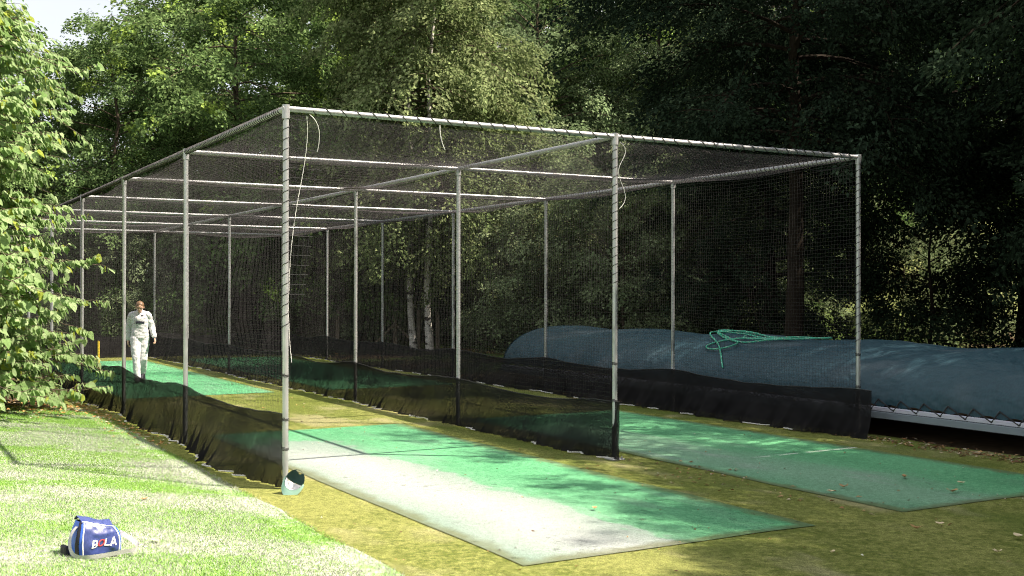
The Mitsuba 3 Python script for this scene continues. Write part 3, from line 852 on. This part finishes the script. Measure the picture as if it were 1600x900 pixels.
# ------------------------------------------------------------------ post and wire fence in the wood edge
fence = thing('wire_fence', 'weathered post and wire fence at the edge of the wood', 'fence')
fy = [(-5.55, 36.0), (-3.75, 36.3), (-3.0, 36.4), (-2.4, 36.5), (-.9, 36.8), (.6, 37.1)]
tops = []
for i, (x, y) in enumerate(fy):
    z = float(terrain(np.array(x), np.array(y)))
    put('post', box_mesh((.11, .10, 1.35), frame4(np.array([x, y, z + .55]), *np.eye(3)), .01), 'm_old_wood', fence)
    tops.append(np.array([x, y, z]))
x, y = fy[1]; z = tops[1][2]
for sgn in (-1, 1):
    put('strut', pole((x + sgn * .03, y - .07, z + .75), (x + sgn * .85, y - .1, z - .05), .04, 8), 'm_old_wood', fence)
for h in (.45, .8, 1.1):
    put('wire', tubes(np.array([q + [0, -.06, h] for q in tops]), .003, 4), 'm_galv', fence)

# ------------------------------------------------------------------ cap
def cap_at(origin, M):
    """Baseball cap: local frame, opening towards +z, brim towards -y."""
    key = thing('cap', 'dark green cap lying upturned beside the front left post', 'cap')
    R0 = .092

    def dome(rad):
        def fn(a, q):
            ph = q * np.pi / 2
            return np.stack([rad * np.cos(ph) * np.cos(a) * .93, rad * np.cos(ph) * np.sin(a) * 1.05, -rad * 1.25 * np.sin(ph) ** 1.15], -1)
        return fn
    loc = lambda vf: (vf[0] @ M[:3, :3].T + origin, vf[1])
    front = grid(dome(R0), np.linspace(np.pi * 1.02, np.pi * 1.98, 24), np.linspace(0, .98, 12))
    put('front_panel', loc(front), 'm_cap_white', key, smooth=True)
    outer = grid(dome(R0 + .003), np.linspace(np.pi * 1.0, np.pi * 2.0, 24), np.linspace(0, .98, 12))
    put('crown', loc(outer), 'm_cap', key, smooth=True)
    # rear half with the arched opening over the adjuster
    def rear(a, q):
        gap = .42 * np.clip(1 - np.abs(a - np.pi * .5) / .45, 0, 1) ** .5
        return dome(R0 + .0005)(a, gap + (.98 - gap) * q)
    put('rear_panel', loc(grid(rear, np.linspace(0, np.pi, 40), np.linspace(0, 1, 12))), 'm_cap', key, smooth=True)
    aa = np.linspace(np.pi * .33, np.pi * .67, 16)
    st = np.stack([R0 * np.cos(aa) * .93, R0 * np.sin(aa) * 1.05, aa * 0 + .001], -1)
    put('strap', loc(grid(lambda a, q: np.stack([(R0 + .001) * np.cos(a) * .93, (R0 + .001) * np.sin(a) * 1.05, .004 - .018 * q], -1), aa, np.array([0., 1.]))), 'm_cap', key)
    put('sweatband', loc(grid(lambda a, q: np.stack([(R0 - .003) * np.cos(a) * .93, (R0 - .003) * np.sin(a) * 1.05, .001 - .028 * q], -1), np.linspace(np.pi * .7, np.pi * 2.3, 40), np.array([0., .5, 1.]))), 'm_cap', key)
    for off, nm, mat in ((0.0, 'brim', 'm_cap_pale'), (-.004, 'brim_top', 'm_cap')):
        def brim(a, q):
            rx, ry = R0 * .93, R0 * 1.05
            w = np.sin(a - np.pi) ** .6
            x = np.cos(a) * (rx + q * .012)
            y = np.sin(a) * ry - q * .066 * np.clip(w, 0, 1)
            return np.stack([x, y, off + .004 - .18 * x * x / .09 * q - .02 * q * w + 0 * y], -1)
        put(nm, loc(grid(brim, np.linspace(np.pi * 1.001, np.pi * 1.999, 32), np.linspace(0, 1, 8))), mat, key, smooth=True)
    return key


scene['m_cap'] = plain((.012, .045, .04), .85)
scene['m_cap_white'] = plain((.72, .72, .74), .85)
scene['m_cap_pale'] = plain((.30, .50, .44), .8)
# cap axis (local +z) towards the camera and a little up; brim (-y) towards the ground on the left
zc = unit(np.array([.05, -.86, .42])); yb = unit(np.array([.42, .25, .9])); yb = unit(yb - zc * (yb @ zc)); xb = np.cross(yb, zc)
Mc = np.eye(4); Mc[:3, 0], Mc[:3, 1], Mc[:3, 2] = xb, yb, zc
cap_at(np.array([-1.935, 10.08, .125]), Mc)

# ------------------------------------------------------------------ bag
bag = thing('sports_bag', 'blue sports bag with white piping and lettering standing on the lawn', 'bag')
scene['m_bag'] = plain(proc(lambda p, n, uv: mix([.024, .038, .15], [.045, .065, .21], fbm(p.x * 30, p.y * 30, p.z * 30, 3))), .30, spec=.7)
scene['m_bag_side'] = plain((.03, .10, .48), .45)
scene['m_bag_dark'] = plain((.012, .012, .02), .6)
scene['m_bag_white'] = plain((.60, .60, .61), .6)
scene['m_strap'] = plain(proc(lambda p, n, uv: mix([.30, .29, .30], [.46, .45, .46], noise(p.x * 160, p.y * 160, p.z * 160))), .8)
scene['m_red'] = plain((.40, .05, .06), .5)
bx_, by_ = -2.60, 7.06
bz = float(terrain(np.array(bx_), np.array(by_))) + .018
ba = math.radians(43)
bX = np.array([math.cos(ba), math.sin(ba), 0]); bY = np.array([-math.sin(ba), math.cos(ba), 0])


def BG(p):
    p = np.asarray(p, float)
    return p[..., :1] * bX + p[..., 1:2] * bY + p[..., 2:3] * Z3 + np.array([bx_, by_, bz])


# body: soft box, front at local -y; half width .135, half depth .10, height .25
def bag_sec(h):
    u = h / .215
    return .140 - .030 * u ** 2 + .012 * np.sin(np.pi * u), .105 - .040 * u ** 1.5 + .014 * np.sin(np.pi * u)


def superell(a, w, d, e=.5):
    c, s_ = np.cos(a), np.sin(a)
    return w * np.sign(c) * np.abs(c) ** e, d * np.sign(s_) * np.abs(s_) ** e


def bag_fn(a, h):
    w, d = bag_sec(h)
    x, y = superell(a, w, d)
    tilt = .10 * (x / .14) * np.clip(h / .215, 0, 1) ** 2
    dent = .010 * n2(x * 14 + 3, h * 16, 2.2) + .006 * n2(x * 30, h * 34, 5.0)
    return BG(np.stack([x, y + dent * 1.6, h - .035 * (x / .138 + .6) * np.clip(h / .215, 0, 1) ** 3 + dent], -1))


aa = np.linspace(0, 2 * np.pi, 97); hh = np.linspace(0, .215, 26)


def sector(a0, a1, off=0.0):
    def fn(a, h):
        v = bag_fn(a, h)
        if off:
            c = BG(np.stack([a * 0, a * 0, h], -1)); v = v + unit(v - c) * off
        return v
    return grid(fn, np.linspace(a0, a1, 100), hh)


q45 = math.radians(52)
put('front_panel', sector(math.pi + q45, 2 * math.pi - q45), 'm_bag', bag, smooth=True)
put('side_panel', sector(math.pi - q45, math.pi + q45), 'm_bag_side', bag, smooth=True)
put('side_panel', sector(-q45, q45), 'm_bag_side', bag, smooth=True)
put('rear_panel', sector(q45, math.pi - q45), 'm_bag_dark', bag, smooth=True)
put('webbing', sector(math.pi + .25, math.pi + .62, .003), 'm_bag_dark', bag, smooth=True)
pip = [tubes(bag_fn(np.full(26, a), hh) + unit(bag_fn(np.full(26, a), hh) - BG(np.stack([hh * 0, hh * 0, hh], -1))) * .002, .0042, 6) for a in (math.pi + q45, 2 * math.pi - q45)]
rim = bag_fn(np.linspace(math.pi + q45 - .3, 2 * math.pi - q45, 30), np.full(30, .215))
put('piping', join(*pip, tubes(rim, .0042, 6)), 'm_bag_white', bag)
# base
put('base', box_mesh((.26, .19, .012), frame4(BG([0, 0, .004]), bX, bY, Z3), .004), 'm_bag_dark', bag)


# half folded lid: rises behind the front rim
def lid_fn(a, q):
    x = -.105 + .205 * a
    y = -.055 + .12 * q
    z = .208 - .035 * (x / .138 + .6) + .030 * np.sin(np.pi * q) + .022 * np.clip(q - .35, 0, 1) * (1 + np.sin(a * 7.0)) + .012 * n2(a * 5, q * 4, 6.0)
    return BG(np.stack([x, y, z], -1))


put('lid', grid(lid_fn, np.linspace(0, 1, 24), np.linspace(0, 1, 14)), 'm_bag', bag, smooth=True)
put('lid_edge', tubes(lid_fn(np.linspace(0, 1, 24), np.full(24, 1.0)), .005, 6), 'm_bag_dark', bag)


# shoulder strap: over the left side, along the ground in front, back up on the right
def ribbon(center, width_dir, w, seg=90):
    c = np.asarray(center, float)
    d = np.r_[0, np.cumsum(np.linalg.norm(np.diff(c, axis=0), axis=1))]
    u = np.linspace(0, d[-1], seg)
    P = CubicSpline(d, c)(u); Wd = unit(CubicSpline(d, np.asarray(width_dir, float))(u))
    def fn(i, q):
        k = i.astype(int)
        return P[k] + Wd[k] * ((q - .5) * w)[..., None]
    return grid(fn, np.arange(seg).astype(float), np.array([0, .5, 1.0]))


sc_ = [(-.095, -.02, .205), (-.155, -.03, .16), (-.178, -.05, .10), (-.170, -.10, .035), (-.115, -.145, .022), (0, -.155, .020), (.12, -.150, .021), (.205, -.135, .024), (.232, -.105, .035), (.205, -.06, .075), (.150, -.02, .12)]
sw_ = [(.2, -1, .1), (.2, -1, .1), (.25, -1, .2), (.3, -.7, .7), (0, -.35, 1), (0, -.3, 1), (0, -.3, 1), (0, -.2, 1), (.5, 0, .9), (.6, .1, .8), (.3, .1, 1)]
rb = ribbon(BG(sc_), np.array(sw_) @ np.array([bX, bY, Z3]), .030)
put('strap', rb, 'm_strap', bag, smooth=True)
pkb = put('side_pocket', box_mesh((.03, .08, .07), frame4(BG([-.165, .06, .035]), bX, bY, Z3), .008), 'm_bag_dark', bag)


def bag_text(txt, x0, mat, nm, h=.042):
    m = meshkit.text_mesh(txt, h, .002, bold=True)
    v, f = tm(m)
    v = v.copy(); v[:, 0] = 1.12 * v[:, 0] + .25 * v[:, 1]
    ww = v[:, 0].max()
    lx, lz_ = v[:, 0] + x0, v[:, 1] + .066
    w, d = bag_sec(lz_)
    yy = -d * np.clip(1 - np.abs(lx / w) ** (2 / .5), 0, 1) ** (.5 / 2)
    dent = .010 * n2(lx * 14 + 3, lz_ * 16, 2.2) + .006 * n2(lx * 30, lz_ * 34, 5.0)
    P = BG(np.stack([lx, yy + dent * 1.6 - .0030 - v[:, 2], lz_ + dent], -1))
    put(nm, (P, f), mat, bag)
    return x0 + ww


xx = bag_text('B', -.075, 'm_bag_white', 'lettering')
ox = xx + .002
xx = bag_text('O', ox - .010, 'm_red', 'lettering_ball')
bag_text('LA', xx - .012, 'm_bag_white', 'lettering')

# ------------------------------------------------------------------ person walking in the left lane
scene['m_skin'] = plain((.55, .33, .24), .5)
scene['m_hair'] = plain((.15, .085, .042), .5)
scene['m_white_cloth'] = bumped(pr(rgb(.60, .60, .62), .8, .2), lambda p, n, uv: fbm(p.x * 14, p.y * 14, p.z * 8, 3), .02, 3e-3)
scene['m_navy'] = plain((.014, .016, .035), .7)
scene['m_shoe'] = plain((.05, .045, .06), .6)
scene['m_eye'] = plain((.04, .03, .025), .3)
scene['m_lip'] = plain((.42, .17, .14), .5)
person = thing('person', 'person in white tracksuit with navy chest stripe, walking head down in the left lane', 'person')
PP = np.array([-7.42, 22.55, 0.006])
face = unit(np.array([.30, -1.0, 0])); left_ = np.array([-face[1], face[0], 0])  # the person's left = image right
left_ = np.array([1, 0, 0]) * abs(face[1]) + np.array([0, 1, 0]) * face[0]
PM = np.stack([left_, -face, Z3], 1)         # local x = person's left, y = backwards, z = up


def sph(p, r_, n=20):
    return Manifold.sphere(r_, n).translate([float(x) for x in p])


def chain(pts):
    out = []
    for (a, ra), (b, rb_) in zip(pts[:-1], pts[1:]):
        out.append(Manifold.batch_hull([sph(a, ra), sph(b, rb_)]))
    return out


def ell(c, rx, ry, rz, n=28):
    return Manifold.sphere(1.0, n).scale([rx, ry, rz]).translate([float(x) for x in c])


def fuse(parts, ref=.012, it=8):
    m = parts[0]
    for q in parts[1:]: m = m + q
    m = m.refine_to_length(ref)
    v, f = mf(m)
    t_ = trimesh.Trimesh(v, f, process=True)
    trimesh.smoothing.filter_taubin(t_, iterations=it)
    return tm(t_)


def pput(nm, vf, mat, parent=person, smooth=True):
    v, f = vf
    return put(nm, (np.asarray(v) @ PM.T + PP, f), mat, parent, smooth=smooth)


hip, kneeL, ankL = (.080, .01, .86), (.070, -.05, .47), (.050, .20, .15)
hipR, kneeR, ankR = (-.080, -.01, .86), (-.065, -.17, .485), (-.040, -.21, .085)
shL, elL, wrL = (.152, .0, 1.325), (.228, .05, 1.085), (.280, -.09, .875)
shR, elR, wrR = (-.152, .0, 1.325), (-.216, .11, 1.085), (-.225, .10, .835)


def torso(g=0.0):
    return [Manifold.batch_hull([ell((0, .0, .90), .155 + g, .105 + g, .09), ell((0, 0, 1.08), .130 + g, .095 + g, .08)]),
            Manifold.batch_hull([ell((0, 0, 1.08), .130 + g, .095 + g, .08), ell((0, -.005, 1.25), .155 + g, .105 + g, .09), ell((0, .005, 1.33), .148 + g, .075 + g, .05)])]


def arm(a, b, c, g=0.0):
    return chain([(a, .056 + g), (b, .041 + g), (c, .028 + g)])


def leg(a, b, c, g=0.0):
    return chain([(a, .088 + g), (b, .056 + g), (c, .040 + g)])


head_c = np.array([0, -.045, 1.535])
PIV = [0.0, 0.0, 1.44]


def nod(m):
    return m.translate([-q for q in PIV]).rotate([26, 0, 0]).translate(PIV)


def hand(w, el, sx):
    w, el = np.array(w), np.array(el)
    d = unit(w - el); side_ = unit(np.cross(d, [sx, 0, 0]))
    fwd = np.array([0, -1.0, 0]); fwd = unit(fwd - d * (fwd @ d)); lat = np.cross(d, fwd)
    palm = w + d * .075
    parts = [Manifold.batch_hull([sph(w, .024, 12), sph(palm + fwd * .028, .015, 12), sph(palm - fwd * .028, .014, 12)])]
    for k, (o, L) in enumerate(((.030, .062), (.011, .072), (-.009, .066), (-.028, .050))):
        b = palm + fwd * o
        inw = -np.array([sx, 0, 0])
        p1 = b + d * L * .45 + inw * .006; p2 = p1 + d * L * .33 + inw * .018; p3 = p2 + d * L * .12 + inw * .022
        parts += chain([(b, .0098), (p1, .0092), (p2, .0084), (p3, .0072)])
    b = w + d * .03 + fwd * .022
    p1 = b + d * .03 + fwd * .026; p2 = p1 + d * .03 + fwd * .004 - np.array([sx, 0, 0]) * .01
    parts += chain([(b, .013), (p1, .0105), (p2, .0085)])
    return parts


headp = [nod(q_) for q_ in (ell(head_c, .072, .09, .085), Manifold.batch_hull([ell(head_c + [0, -.02, -.045], .052, .06, .05), ell(head_c + [0, -.058, -.095], .028, .025, .02)]),
         ell(head_c + [0, -.093, -.035], .011, .016, .020), ell(head_c + [.074, .0, -.02], .010, .018, .028), ell(head_c + [-.074, .0, -.02], .010, .018, .028))] + chain([((0, .0, 1.38), .052), ((0, -.03, 1.48), .050)])
body = fuse([*torso(), *headp, *arm(shL, elL, wrL), *arm(shR, elR, wrR), *leg(hip, kneeL, ankL), *leg(hipR, kneeR, ankR),
             *hand(wrL, elL, 1), *hand(wrR, elR, -1), *chain([(ankL, .036), ((.052, .10, .06), .034)]), *chain([(ankR, .036), ((-.040, -.32, .055), .034)])], .010, 5)
pput('body', body, 'm_skin')
cutz = lambda m, z: m.trim_by_plane([0, 0, 1], z)
sweat = fuse([*torso(.022), *arm(shL, elL, np.array(wrL) + [-.004, .008, .03], .020), *arm(shR, elR, np.array(wrR) + [0, .004, .03], .020), *chain([((0, .005, 1.36), .072), ((0, -.015, 1.43), .062)]),
              Manifold.batch_hull([sph((.11, .0, 1.335), .065), sph((-.11, 0, 1.335), .065), sph((0, .0, 1.39), .06)]), ell((0, 0, .90), .178, .128, .06)], .014, 8)
# loose creases in the cloth
def crease(vf, amp, k=1.0):
    v, f = vf
    t_ = trimesh.Trimesh(v, f, process=False); nn = np.array(t_.vertex_normals)
    d = meshkit.fbm(v * np.array([9, 9, 16]) * k, 3) - .5
    return v + nn * (d * amp)[:, None], f
pput('sweatshirt', crease(sweat, .030), 'm_white_cloth')
trs = fuse([*leg(hip, kneeL, np.array(ankL) + [0, 0, .02], .022), *leg(hipR, kneeR, np.array(ankR) + [0, 0, .02], .022), ell((0, 0, .89), .172, .122, .11)], .014, 8)
pput('trousers', crease(trs, .026), 'm_white_cloth')
band = fuse(torso(.046), .014, 4)
bm = Manifold.batch_hull([*torso(.040)[1:2]])
stripe = torso(.034)[1] ^ Manifold.cube([.17, .3, .045], True).translate([0.005, -.15, 1.185])
pput('chest_stripe', mf(stripe), 'm_navy', person, 30)
logo = torso(.034)[1] ^ Manifold.cube([.05, .3, .016], True).translate([.045, -.15, 1.325])
pput('chest_logo', mf(logo), 'm_navy', person, 30)
for nm, a, toe in (('shoe', ankL, (.053, .055, .045)), ('shoe', ankR, (-.040, -.345, .045))):
    a = np.array(a); heel = np.array([a[0], a[1] + .045, a[2] - .04])
    pput('shoe', fuse([Manifold.batch_hull([sph(heel, .042), sph(np.array(toe), .040), sph(a, .046), sph((toe[0] - .02, toe[1] + .05, .042), .040), sph((toe[0] + .02, toe[1] + .05, .042), .040)])], .012, 3), 'm_shoe')
hairm = (ell(head_c + [0, .015, .018], .082, .092, .086) - Manifold.cube([.3, .3, .3], True).translate([0, head_c[1] - .205, head_c[2] - .11])) + ell(head_c + [-.03, .10, -.01], .03, .035, .045) + Manifold.batch_hull([sph(head_c + [-.045, .085, -.02], .02), sph(head_c + [-.085, .075, -.06], .012)])
pput('hair', fuse([nod(hairm)], .008, 4), 'm_hair')
for sx in (-1, 1):
    pput('eye', mf(nod(ell(head_c + [sx * .028, -.080, -.012], .012, .008, .006, 12))), 'm_eye')
    pput('eyebrow', mf(nod(ell(head_c + [sx * .030, -.083, .008], .018, .006, .004, 12))), 'm_hair')
pput('mouth', mf(nod(ell(head_c + [0, -.082, -.080], .020, .006, .006, 12))), 'm_lip')
wp = np.array(wrL) + unit(np.array(wrL) - np.array(elL)) * .012
pput('wristwatch', fuse(chain([(wp, .033), (wp + unit(np.array(wrL) - np.array(elL)) * .022, .033)]), .008, 1), 'm_navy')

# ------------------------------------------------------------------ small things
scene['m_yellow'] = plain((.62, .42, .03), .5)
stump = thing('stump', 'single yellow practice stump beside the left net near the lime tree', 'stump')
sx_, sy_ = -9.25, 25.3
put('shaft', pole((sx_, sy_, 0.03), (sx_, sy_, .70), .024, 10), 'm_yellow', stump, smooth=40)
put('foot', box_mesh((.22, .16, .04), frame4(np.array([sx_, sy_, .022]), *np.eye(3)), .006), 'm_bag_dark', stump)

scene['m_litter'] = {'type': 'twosided', 'b': {'type': 'principled', 'base_color': {'type': 'mesh_attribute', 'name': 'vertex_color'}, 'roughness': .8, 'specular': .2}}
rl = np.random.default_rng(31)


def litter(s, t, size, cols, up=0.004):
    n = len(s); P = W(s, t); P[:, 2] = np.where(s < -.4, terrain(P[:, 0], P[:, 1]) + .016, .008) + up
    a = rl.uniform(0, 2 * np.pi, n)
    d = unit(np.stack([np.cos(a), np.sin(a), rl.normal(0, .12, n)], -1))
    nn = unit(np.stack([rl.normal(0, .35, n), rl.normal(0, .35, n), np.ones(n)], -1))
    v, f = leaf_quads(P, d, nn, size * rl.uniform(.6, 1.4, n), size * .5 * rl.uniform(.6, 1.3, n), .25)
    c = np.array(cols)[rl.integers(0, len(cols), n)] * rl.uniform(.7, 1.3, (n, 1))
    return v, f, np.repeat(c, 4, 0)


BROWN = [(.20, .10, .04), (.28, .16, .07), (.14, .08, .045), (.36, .25, .13), (.42, .36, .27)]
ORANGE = [(.45, .24, .07), (.36, .20, .08), (.55, .38, .16), (.50, .44, .32)]
parts = []
n = 900
parts.append(litter(7.35 + np.abs(rl.normal(0, .20, n)), rl.uniform(-5, 12, n), .06, BROWN))                    # along the pitch cover
parts.append(litter(rl.normal(7.32, .10, 260), rl.normal(-1.9, 1.1, 260), .055, BROWN))
parts.append(litter(-.35 + rl.normal(0, .12, 260), rl.uniform(3.5, 9.0, 260), .06, ORANGE))
nn_ = 1500
parts.append(litter(rl.uniform(-4.5, -.3, nn_), 7.6 + rl.normal(0, .55, nn_) + rl.uniform(0, 1.2, nn_), .07, ORANGE))       # under the lime
parts.append(litter(rl.uniform(-.3, 7.4, 300), rl.uniform(-6, 5, 300), .028, BROWN + [(.5, .5, .42)]))
parts.append(litter(rl.uniform(-.3, 7.4, 260), rl.uniform(5, 22, 260), .05, BROWN + ORANGE))
parts.append(litter(rl.normal(3.75, .28, 60), rl.normal(-1.6, .8, 60), .05, BROWN))
parts.append(litter(7.9 + rl.random(500) * 5, rl.uniform(9.5, 22, 500), .07, BROWN + ORANGE))
V, F, Cc, o = [], [], [], 0
for v, f, c in parts:
    V.append(v); F.append(f + o); Cc.append(c); o += len(v)
put('leaf_litter', (np.vstack(V), np.vstack(F)), 'm_litter', color=np.vstack(Cc))
tag('leaf_litter', 'small dry leaves and twigs strewn over the turf and lawn edges', 'leaf litter', kind='stuff')


def ground_at(px, py):
    y = FPX * CAM_H / (py - 450 - FPX * PITCH); return (px - 800) / FPX * y, y


scene['m_dry_leaf'] = plain((.38, .22, .10), .8)
scene['m_pale_leaf'] = plain((.55, .46, .30), .8)
LV = [(244, 851, 'm_pale_leaf', .10, 'pale dry leaf lying on the lawn right of the blue bag'), (226, 785, 'm_dry_leaf', .07, 'brown leaf on the lawn behind the blue bag'), (1413, 748, 'm_dry_leaf', .10, 'curled brown leaf in the middle of the shaded right strip'),
      (1318, 764, 'm_dry_leaf', .09, 'brown leaf near the left edge of the shaded right strip'), (1298, 771, 'm_pale_leaf', .07, 'small pale leaf at the left edge of the shaded right strip'), (1488, 771, 'm_dry_leaf', .10, 'brown leaf near the front right of the shaded strip'),
      (1502, 757, 'm_pale_leaf', .08, 'pale leaf right of the curled brown leaf on the shaded strip'), (1590, 842, 'm_pale_leaf', .10, 'pale upright leaf scrap at the lower right edge of the turf'), (1468, 822, 'm_pale_leaf', .07, 'pale leaf on the turf in front of the shaded right strip'),
      (1558, 866, 'm_pale_leaf', .07, 'pale scrap on the turf in the lower right corner'), (1432, 829, 'm_dry_leaf', .10, 'dark brown leaf on the turf just in front of the right strip'), (1300, 867, 'm_pale_leaf', .05, 'tiny pale scrap on the shaded turf at the bottom'),
      (930, 798, 'm_dry_leaf', .07, 'orange leaf on the pale left strip')]
for i, (px, py, mt, L, lb) in enumerate(LV):
    x, y = ground_at(px, py)
    for _ in range(4):
        z = float(terrain(np.array(x), np.array(y)))
        y2 = FPX * (CAM_H - z) / (py - 450 - FPX * PITCH); x, y = (px - 800) / FPX * y2, y2
    th = np.linspace(0, 2 * np.pi, 15)[:-1]
    rr_ = np.random.default_rng(i)
    lx, ly = L * .5 * np.cos(th), L * .27 * np.sin(th) * (1 + .25 * rr_.normal(0, 1, 14))
    a = rr_.uniform(0, 3.14)
    zz = .012 + 1.6 * ly ** 2 / L + 1.2 * lx ** 2 / L * rr_.uniform(.1, 1)
    P = np.stack([x + lx * math.cos(a) - ly * math.sin(a), y + lx * math.sin(a) + ly * math.cos(a), z + .012 + zz], -1)
    P = np.vstack([P, [[x, y, z + .020]]])
    k = numbered('fallen_leaf')
    put('fallen_leaf', (P, np.array([[14, j, (j + 1) % 14] for j in range(14)])), mt)
    tag(k, lb, 'leaf')
